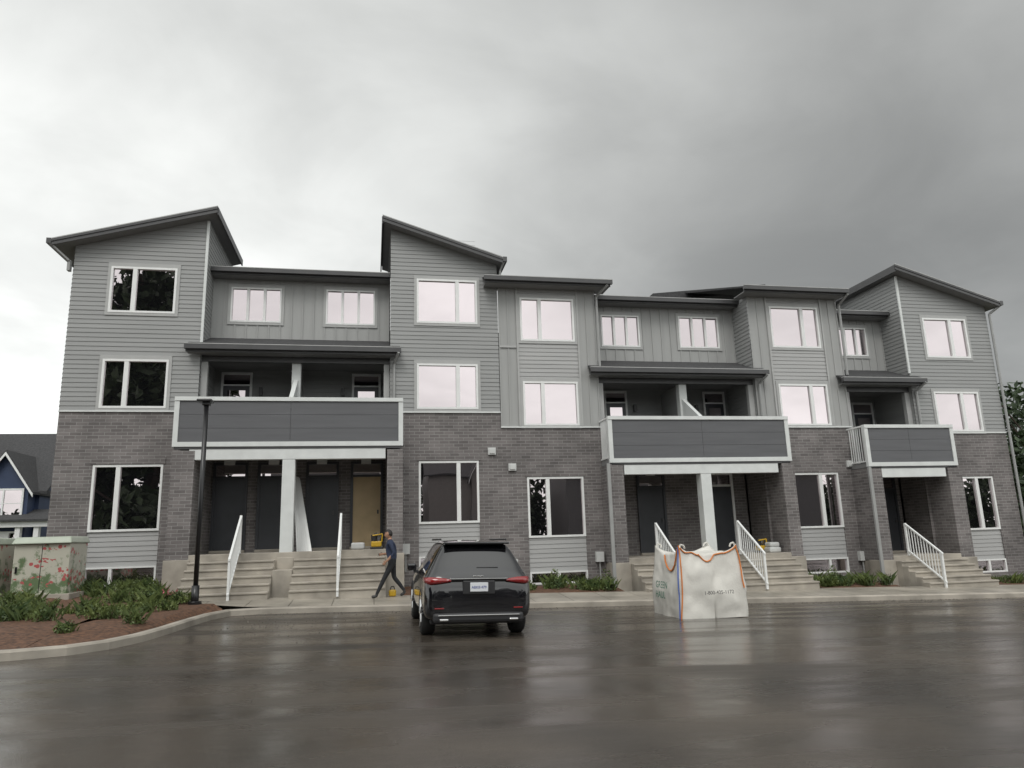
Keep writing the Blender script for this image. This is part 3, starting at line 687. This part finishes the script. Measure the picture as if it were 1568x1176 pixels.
def tl(b,s):
    pts=[(.48,.045,.945,.985),(.58,.043,.93,1.0),(.68,.045,.915,1.015),(.76,.055,.905,1.02),(.83,.075,.90,1.022),(.88,.12,.905,1.02),(.915,.19,.915,1.015),(.935,.28,.93,1.01),(.945,.40,.955,1.0)]
    i0=len(b.v)
    for (x,y,za,zb) in pts:
        b.v+=[(CX+s*x,CY+y-.02,zc0+za),(CX+s*x,CY+y-.035,zc0+(za+zb)/2),(CX+s*x,CY+y-.005,zc0+zb),(CX+s*x*.96,CY+y+.12,zc0+zb-.01),(CX+s*x*.96,CY+y+.12,zc0+za+.01)]
    for i in range(len(pts)-1):
        for k in range(5):
            b.f.append([i0+i*5+k,i0+i*5+(k+1)%5,i0+(i+1)*5+(k+1)%5,i0+(i+1)*5+k]);b.mi.append(0)
    b.f.append([i0+k for k in range(5)]);b.mi.append(0);b.f.append([i0+(len(pts)-1)*5+k for k in range(5)]);b.mi.append(0)
b=B('tail_lights',M['red'],car,True);tl(b,1);tl(b,-1);o=b.build()
cbox('light_strip',M['chrome'],[(-.5,.5,-.015,.05,.985,1.0)],.004)
cbox('licence_plate',M['plate'],[(-.155,.155,-.03,0.0,.78,.93)],.006)
cbox('plate_recess',M['plastic'],[(-.28,.28,-.012,.06,.73,.965)],.02)
textobj('plate_characters','ABKB 479',.062,M['bluetxt'],(CX-.135,CY-.033,zc0+.832),(1,0,0),(0,0,1),car)
cbox('bumper_lower',M['plastic'],[(-.78,.78,-.03,.3,.27,.44)],.05)
cbox('bumper_trim',M['chrome'],[(-.70,.70,-.045,.0,.385,.405)],.006)
cbox('exhausts',M['chrome'],[(-.68,-.52,-.05,.1,.30,.345),(.52,.68,-.05,.1,.30,.345)],.02)
cbox('reflectors',M['red'],[(-.76,-.60,-.035,.02,.50,.52),(.60,.76,-.035,.02,.50,.52)],.005)
cbox('badge',M['chrome'],[(-.10,-.05,-.025,.0,1.02,1.045),(-.04,.01,-.025,.0,1.02,1.045),(.02,.07,-.025,.0,1.02,1.045)],.005)
cbox('tailgate_seam',M['rubber'],[(-.80,.80,.012,.05,.64,.648)],0)
cbox('spoiler',M['carpaint'],[(-.60,.60,.36,.62,1.575,1.61)],.014)
cbox('roof_rails',M['plastic'],[(-.62,-.59,.75,2.6,1.64,1.675),(.59,.62,.75,2.6,1.64,1.675)],.012)
cbox('wiper',M['plastic'],[(-.02,.36,.185,.205,1.165,1.18)],.004)
cbox('underbody',M['plastic'],[(-.8,.8,.3,4.4,.22,.34)],.02)
for s in(-1,1):
    cbox('side_mirror',M['carpaint'],[(min(s*.91,s*1.10),max(s*.91,s*1.10),2.78,2.92,1.03,1.18)],.04)
    cbox('mirror_stalk',M['plastic'],[(min(s*.84,s*.97),max(s*.84,s*.97),2.81,2.89,.99,1.05)],.012)
wh=B('wheels',M['rubber'],car,True);rim=B('rims',M['chrome'],car)
ar=B('wheel_arches',M['plastic'],car,True)
for yy in(.88,3.70):
    for s in(-1,1):
        x0=CX+s*.69;x1=CX+s*.935
        pr=[(.0,.25),(0,.33),(.03,.362),(.215,.362),(.245,.33),(.245,.25)]
        K=40
        base_=len(wh.v)
        for k in range(K):
            t=2*math.pi*k/K
            for (a,r_) in pr:wh.v.append((x0+s*a,CY+yy+r_*math.cos(t),zc0+.362+r_*math.sin(t)))
        for k in range(K):
            for j in range(len(pr)-1):
                k2=(k+1)%K;wh.f.append([base_+k*6+j,base_+k*6+j+1,base_+k2*6+j+1,base_+k2*6+j]);wh.mi.append(0)
        xf=CX+s*.925
        rim.bar((xf-s*.02,CY+yy,zc0+.362),(xf-s*.08,CY+yy,zc0+.362),.25,28);rim.bar((xf+s*.01,CY+yy,zc0+.362),(xf-s*.06,CY+yy,zc0+.362),.05,12)
        for k in range(5):
            t=2*math.pi*k/5;rim.bar((xf,CY+yy,zc0+.362),(xf,CY+yy+.24*math.cos(t),zc0+.362+.24*math.sin(t)),.025,6)
        for k in range(24):
            t0=math.pi*k/24;t1=math.pi*(k+1)/24
            ar.bar((CX+s*.922,CY+yy+.41*math.cos(t0),zc0+.36+.41*math.sin(t0)),(CX+s*.922,CY+yy+.41*math.cos(t1),zc0+.36+.41*math.sin(t1)),.026,8)
wh.build();rim.build();ar.build()
pv=Vector((CX,CY+2.3,zc0+ZO));car.matrix_world=Matrix.Translation(pv)@Matrix.Rotation(.026,4,'Y')@Matrix.Translation(-pv)
# ---------------------------------------------------------------- bulk bag
M['bag']=mat('woven_white_bag',(.62,.605,.56),.55,.08,2,.5,25)
M['orange']=mat('orange_strap',(.6,.2,.05),.6)
M['blue']=mat('blue_strap',(.08,.15,.45),.6)
M['green']=mat('green_print',(.03,.16,.1),.6)
M['ink']=mat('black_ink',(.02,.02,.02),.6)
bag=empty('bulk_bag')
bx0,bx1,by0,by1=6.42,7.98,14.95,16.5;bz=g(7.2);bh=1.5
def bagpt(u,v,w):
    sh_=1-.12*w-.04*abs(w-.4)
    x=(bx0+bx1)/2+(u-.5)*(bx1-bx0)*sh_*(1+.06*math.sin(math.pi*w)*(1-abs(v-.5)));y=(by0+by1)/2+(v-.5)*(by1-by0)*sh_*(1+.06*math.sin(math.pi*w))
    c=(abs(u-.5)*2)**3*(abs(v-.5)*2)**3
    top=bh*(.90+.12*c+.05*noise.noise(Vector((u*3,v*3,1))))
    z=bz+w*top
    nz_=noise.noise(Vector((u*3,v*3,w*2.2)))*.07+noise.noise(Vector((u*9,v*9,w*6)))*.022
    return Vector((x+nz_*(1 if u>.5 else -1),y-nz_,z+nz_*.4*w))
b=B('fabric',M['bag'],bag,True);n_=28
def face(f):
    for i in range(n_):
        for j in range(n_):
            b.poly([f(i/n_,j/n_),f((i+1)/n_,j/n_),f((i+1)/n_,(j+1)/n_),f(i/n_,(j+1)/n_)])
face(lambda a,c:bagpt(a,0,c));face(lambda a,c:bagpt(a,1,c));face(lambda a,c:bagpt(0,a,c));face(lambda a,c:bagpt(1,a,c));face(lambda a,c:bagpt(a,c,1))
o=b.build();bm=bmesh.new();bm.from_mesh(o.data);bmesh.ops.remove_doubles(bm,verts=bm.verts,dist=.001);bmesh.ops.recalc_face_normals(bm,faces=bm.faces);bm.to_mesh(o.data);bm.free()
def strap(name,m,pts,w=.016):
    s=B(name,M[m],bag)
    for a,c in zip(pts,pts[1:]):s.bar(a,c,w,6)
    s.build()
strap('strap','orange',[bagpt(.02+.3*t/8,0,.985-.02*math.sin(t))+Vector((0,-.015,0)) for t in range(9)])
strap('strap','orange',[bagpt(.32+.28*t/12,0,.98-.10*math.sin(math.pi*t/12))+Vector((0,-.015,0)) for t in range(13)])
strap('strap','orange',[bagpt(.6+.38*t/8,0,.98)+Vector((0,-.015,0)) for t in range(9)])
strap('strap','orange',[bagpt(.0,0,1-t/12)+Vector((-.01+.06*math.sin(t/12*3.14),-.02,0)) for t in range(13)])
strap('strap','blue',[bagpt(.01,.0+.02,t/12)+Vector((-.035,-.02,0)) for t in range(13)],.014)
strap('strap','orange',[bagpt(0,.05+.5*t/8,.98-.25*math.sin(t/8*3.14))+Vector((-.02,0,0)) for t in range(9)])
strap('strap','orange',[bagpt(.98,0,1-t/10*.6)+Vector((.03*math.sin(t*.5),-.02,0)) for t in range(11)])
for (u,v) in((.02,.02),(.98,.02),(.02,.98),(.98,.98)):
    p=bagpt(u,v,1);q=Vector((p.x+(.12 if u<.5 else -.12),p.y,p.z-.02))
    strap('lifting_loop','bag',[p,p.lerp(q,.2)+Vector((0,0,.07)),p.lerp(q,.8)+Vector((0,0,.06)),q],.02)
textobj('printed_number','1-800-425-1172',.105,M['ink'],(6.93,14.82,bz+.50),(1,0,.02),(0,.08,1),bag)
textobj('printed_logo','GREEN\nHAUL',.21,M['green'],(6.30,15.95,bz+.62),(0,-1,0),(0.08,0,1),bag)
# ---------------------------------------------------------------- porch clutter
e=empty('trim_planks')
b=B('planks',M['white'],e)
for i in range(6):
    x0=-1.72-.07*i;a=Vector((x0,21.75+.05*i,-.22));c=Vector((x0-.50+.05*i,22.9,1.95+.05*random.random()))
    d=Vector((.045,0,0));t=Vector((0,.02,0))
    b.hexa([a-d,a+d,a+d+t,a-d+t,c-d,c+d,c+d+t,c-d+t])
b.build()
M['yellow']=mat('yellow_plastic',(.55,.34,.02),.45)
def tool(name,x,y,z):
    e=empty(name)
    b=B('body',M['yellow'],e);b.box(x-.14,x+.16,y-.12,y+.12,z+.06,z+.22);b.build(.03)
    b=B('motor',M['plastic'],e);b.bar((x-.05,y,z+.22),(x-.05,y,z+.40),.09,14);b.box(x-.16,x+.2,y-.15,y+.15,z,z+.06);b.build(.01)
    b=B('handle',M['yellow'],e);b.bar((x-.1,y-.1,z+.38),(x+.18,y-.1,z+.42),.02);b.bar((x+.18,y-.1,z+.42),(x+.16,y-.1,z+.2),.02);b.build()
    b=B('blade',M['chrome'],e);b.bar((x+.02,y-.02,z+.34),(x+.02,y+.02,z+.34),.12,24);b.build()
tool('mitre_saw',.12,21.5,-.22);tool('work_light',12.3,21.9,-.72)
e=empty('cement_bags');b=B('sacks',M['meter'],e);b.box(12.35,12.75,21.4,21.8,-.72,-.55);b.box(12.38,12.72,21.42,21.78,-.55,-.4);b.box(-.6,-.2,22.2,22.6,-.22,-.02);b.build(.05)
# ---------------------------------------------------------------- person
M['skin']=mat('skin',(.35,.19,.12),.55,.05)
M['hair']=mat('hair',(.012,.01,.009),.6,.2,20)
M['shirt']=mat('navy_shirt',(.018,.028,.06),.8,.2,5)
M['trouser']=mat('black_trousers',(.012,.013,.016),.8,.2,5)
M['shoe']=mat('shoes',(.03,.03,.03),.5,.1)
def person(name,ox,oy,oz):
    e=empty(name)
    V=[];E=[];R=[]
    def v(x,y,z,r,p=None):
        V.append((x,y,z));R.append(r if isinstance(r,tuple) else (r,r))
        if p is not None:E.append((p,len(V)-1))
        return len(V)-1
    pel=v(.03,0,.93,(.13,.155));wst=v(.015,0,1.08,(.11,.14),pel);che=v(-.01,0,1.28,(.12,.165),wst);shl=v(-.025,0,1.41,(.09,.13),che);nk=v(-.04,0,1.48,.052,shl);hd=v(-.05,0,1.55,.052,nk)
    h=v(.02,-.09,.86,.095,pel);k=v(-.17,-.09,.51,.062,h);cf=v(-.24,-.09,.36,.058,k);a=v(-.36,-.09,.12,.042,cf);hl=v(-.37,-.09,.06,.045,a);f=v(-.50,-.10,.05,.038,hl)
    h=v(.04,.09,.86,.095,pel);k=v(.08,.09,.50,.062,h);cf=v(.20,.09,.36,.058,k);a=v(.34,.09,.17,.042,cf);hl=v(.35,.09,.11,.045,a);f=v(.24,.10,.04,.038,hl)
    for s,el,wr in((-1,(.07,-.25,1.12),(-.12,-.24,.93)),(1,(.0,.25,1.12),(-.20,.2,1.10))):
        sh_=v(-.02,s*.17,1.38,.066,shl);up_=v((-.02+el[0])/2,s*.215,1.25,.052,sh_);e1=v(*el,.042,up_);m1=v((el[0]+wr[0])/2,(el[1]+wr[1])/2,(el[2]+wr[2])/2,.036,e1);w=v(*wr,.026,m1)
        d=(Vector(wr)-Vector(el)).normalized();pm=Vector(wr)+d*.05;p=v(*pm,(.034,.018),w)
        sd=Vector((0,0,1))-d*d.z;sd.normalize()
        for i,(o_,l) in enumerate(((.028,.072),(.010,.082),(-.009,.077),(-.026,.06))):
            b0=pm+sd*o_+d*.02;i0=v(*b0,.0095,p);b1=b0+d*l*.5;i1=v(*b1,.009,i0);b2=b1+(d*.5+Vector((0,-s*.8,0))).normalized()*l*.5;v(*b2,.008,i1)
        tb=Vector(wr)+d*.025+sd*.028;i0=v(*tb,.011,w);tb2=tb+(d+sd*.8).normalized()*.05;v(*tb2,.009,i0)
    me=bpy.data.meshes.new('sk');me.from_pydata(V,E,[]);o=bpy.data.objects.new('sk_tmp',me);col.objects.link(o)
    md=o.modifiers.new('skin','SKIN');md.use_smooth_shade=True
    for i,sv in enumerate(me.skin_vertices[0].data):sv.radius=R[i];sv.use_root=(i==0)
    s2=o.modifiers.new('ss','SUBSURF');s2.levels=2;s2.render_levels=2
    bpy.context.view_layer.update()
    nm=bpy.data.meshes.new_from_object(o.evaluated_get(bpy.context.evaluated_depsgraph_get()));bpy.data.objects.remove(o)
    for m in('skin','shirt','trouser','shoe','hair'):nm.materials.append(M[m])
    for p in nm.polygons:
        c=p.center
        if c.z<.115 or (c.x>.24 and c.z<.18):i=3
        elif c.z<.98 and abs(c.y)<.19:i=2
        elif c.z>1.475:i=0
        elif c.x<-.02 and c.z<1.14 and abs(c.y)>.15:i=0
        elif c.z<.98:i=2 if abs(c.y)<.19 else 0
        else:i=1
        p.material_index=i;p.use_smooth=True
    bo=bpy.data.objects.new('body',nm);col.objects.link(bo);bo.parent=e;bo.location=(ox,oy,oz+ZO)
    bm=bmesh.new();bmesh.ops.create_icosphere(bm,subdivisions=4,radius=1)
    for q in bm.verts:
        x,y,z=q.co
        fx=-x
        X=x*.098;Y=y*.076*(1-.12*max(0,-z));Z=z*.122
        if z<-.3 and fx>0:X*=1-.05*abs(z)
        if z<0 and fx<0:X*=1+.2*z*1.0
        if fx>.8 and abs(y)<.16 and -.35<z<.15:X-=.022*(1-abs(y)/.16)*(1-(z+.1)**2*4 if abs(z+.1)<.5 else 0)
        if fx>.75 and .1<z<.26 and .15<abs(y)<.5:X+=.007
        if fx>.7 and -.56<z<-.48 and abs(y)<.3:X+=.004
        if abs(y)>.9 and -.25<z<.2 and abs(x)<.3:Y*=1.14
        q.co=(X,Y,Z)
    hm=bpy.data.meshes.new('head');bm.to_mesh(hm);bm.free()
    hm.materials.append(M['skin']);hm.materials.append(M['hair'])
    for p in hm.polygons:
        c=p.center;p.use_smooth=True
        hair=c.z>.062 or (c.x>-.005 and c.z>-.03) or (c.x>.03 and c.z>-.06)
        eye=(c.x<-.075 and .01<c.z<.026 and .018<abs(c.y)<.04)
        p.material_index=1 if hair or eye else 0
    for q in hm.vertices:
        c=q.co
        if c.z>.062 or (c.x>.0 and c.z>-.03):q.co=c*1.07
    ho=bpy.data.objects.new('head',hm);col.objects.link(ho);ho.parent=e;ho.location=(ox-.066,oy,oz+1.605+ZO);ho.rotation_euler=(0,math.radians(-9),0)
    return e
px,py=.50,19.55
person('walking_man',px,py,swz(px,py)+.0)
e=empty('yellow_tool_bag');b=B('bag',M['yellow'],e);z=swz(.6,19.9);b.box(.45,.64,19.74,19.9,z,z+.17);b.build(.04)
b=B('handle',M['plastic'],e);b.bar((.49,19.81,z+.17),(.51,19.81,z+.25),.012);b.bar((.51,19.81,z+.25),(.58,19.81,z+.25),.012);b.bar((.58,19.81,z+.25),(.60,19.81,z+.17),.012);b.build()
gv=B('gravel',M['gravel'])
for i in range(900):
    x=random.uniform(-3,22);y=18.15-abs(random.gauss(0,.3));
    if random.random()<.3:x=random.gauss(-1.5,1.8);y=random.gauss(15.8,1.2)
    r=random.uniform(.005,.016);z=g(x)
    if y>18.15 or x<-2.9:continue
    gv.hexa([(x-r,y-r,z),(x+r,y-r*.8,z),(x+r*.9,y+r,z),(x-r,y+r*.7,z),(x-r*.6,y-r*.6,z+r),(x+r*.6,y-r*.5,z+r),(x+r*.5,y+r*.6,z+r),(x-r*.5,y+r*.5,z+r)])
gv.build()
# ---------------------------------------------------------------- world
w=bpy.data.worlds.new('World');sc.world=w;w.use_nodes=True;N=w.node_tree.nodes;L=w.node_tree.links
bg=N['Background'];SE,SR=50,200
sky=N.new('ShaderNodeTexSky');sky.sky_type='NISHITA';sky.sun_disc=False;sky.sun_elevation=math.radians(SE);sky.sun_rotation=math.radians(SR)
tc=N.new('ShaderNodeTexCoord');sp=N.new('ShaderNodeSeparateXYZ');L.new(tc.outputs['Generated'],sp.inputs[0])
def math_(op,a,b=None,c=None):
    n=N.new('ShaderNodeMath');n.operation=op
    for i,q in enumerate((a,b,c)):
        if q is None:continue
        if isinstance(q,(int,float)):n.inputs[i].default_value=q
        else:L.new(q,n.inputs[i])
    return n.outputs[0]
def mrange(v,a,b,c,d,sm=True):
    n=N.new('ShaderNodeMapRange');n.interpolation_type='SMOOTHSTEP' if sm else 'LINEAR'
    L.new(v,n.inputs[0])
    for i,q in enumerate((a,b,c,d)):n.inputs[i+1].default_value=q
    return n.outputs[0]
X,Y,Z=sp.outputs
zz=math_('ADD',math_('MAXIMUM',Z,0.),.25)
cv=N.new('ShaderNodeCombineXYZ');L.new(math_('DIVIDE',X,zz),cv.inputs[0]);L.new(math_('DIVIDE',Y,zz),cv.inputs[1])
def cn(s,d,r,dist):
    n1=N.new('ShaderNodeTexNoise');n1.inputs['Scale'].default_value=s;n1.inputs['Detail'].default_value=d;n1.inputs['Roughness'].default_value=r;n1.inputs['Distortion'].default_value=dist;L.new(cv.outputs[0],n1.inputs['Vector']);return n1.outputs[0]
nA=cn(1.1,6,.5,.3);nB=cn(2.6,6,.55,.6)
base_=mrange(X,-.36,.60,.95,.31)
up_=mrange(Z,.25,.62,0,.16)
front=math_('ADD',base_,math_('MULTIPLY',up_,mrange(X,-.2,.4,-1.0,.4)))
rear=mrange(Y,.25,-.35,0,1)
lum=math_('ADD',math_('MULTIPLY',front,math_('SUBTRACT',1,rear)),math_('MULTIPLY',rear,1.25))
cl=math_('MULTIPLY',mrange(nA,.32,.68,.82,1.15),mrange(nB,.3,.7,.94,1.06))
lum=math_('MULTIPLY',lum,cl)
cc=N.new('ShaderNodeCombineXYZ');L.new(math_('MULTIPLY',lum,.985),cc.inputs[0]);L.new(lum,cc.inputs[1]);L.new(math_('MULTIPLY',lum,.975),cc.inputs[2])
mx=N.new('ShaderNodeMix');mx.data_type='RGBA'
sc10=N.new('ShaderNodeVectorMath');sc10.operation='SCALE';sc10.inputs['Scale'].default_value=12.;L.new(cc.outputs[0],sc10.inputs[0])
L.new(sc10.outputs[0],mx.inputs[6]);L.new(sky.outputs[0],mx.inputs[7]);mx.inputs[0].default_value=.05
L.new(mx.outputs[2],bg.inputs[0]);bg.inputs[1].default_value=.095
su=bpy.data.lights.new('sun','SUN');su.energy=1.2;su.angle=math.radians(25);su.color=(1,.97,.93)
so_=bpy.data.objects.new('sun',su);col.objects.link(so_)
az=math.radians(SR);d=Vector((math.sin(az)*math.cos(math.radians(SE)),math.cos(az)*math.cos(math.radians(SE)),math.sin(math.radians(SE))))
so_.rotation_euler=d.to_track_quat('Z','Y').to_euler();so_.location=(0,-10,30)
# ---------------------------------------------------------------- camera
f,ps,pi_,r_=1103.37,math.radians(11.1271),math.radians(11.9909),math.radians(1.729)
F=Vector((math.sin(ps)*math.cos(pi_),math.cos(ps)*math.cos(pi_),math.sin(pi_)));R0=Vector((math.cos(ps),-math.sin(ps),0));U0=R0.cross(F)
R=math.cos(r_)*R0-math.sin(r_)*U0;U=math.sin(r_)*R0+math.cos(r_)*U0
cam=bpy.data.cameras.new('camera');cam.lens=f*36/1568;cam.sensor_width=36;cam.clip_end=2000
co=bpy.data.objects.new('camera',cam);col.objects.link(co)
co.matrix_world=Matrix(((R.x,U.x,-F.x,0),(R.y,U.y,-F.y,0),(R.z,U.z,-F.z,ZO),(0,0,0,1)))
sc.camera=co
sc.view_settings.view_transform='Standard';sc.view_settings.look='None';sc.view_settings.exposure=0
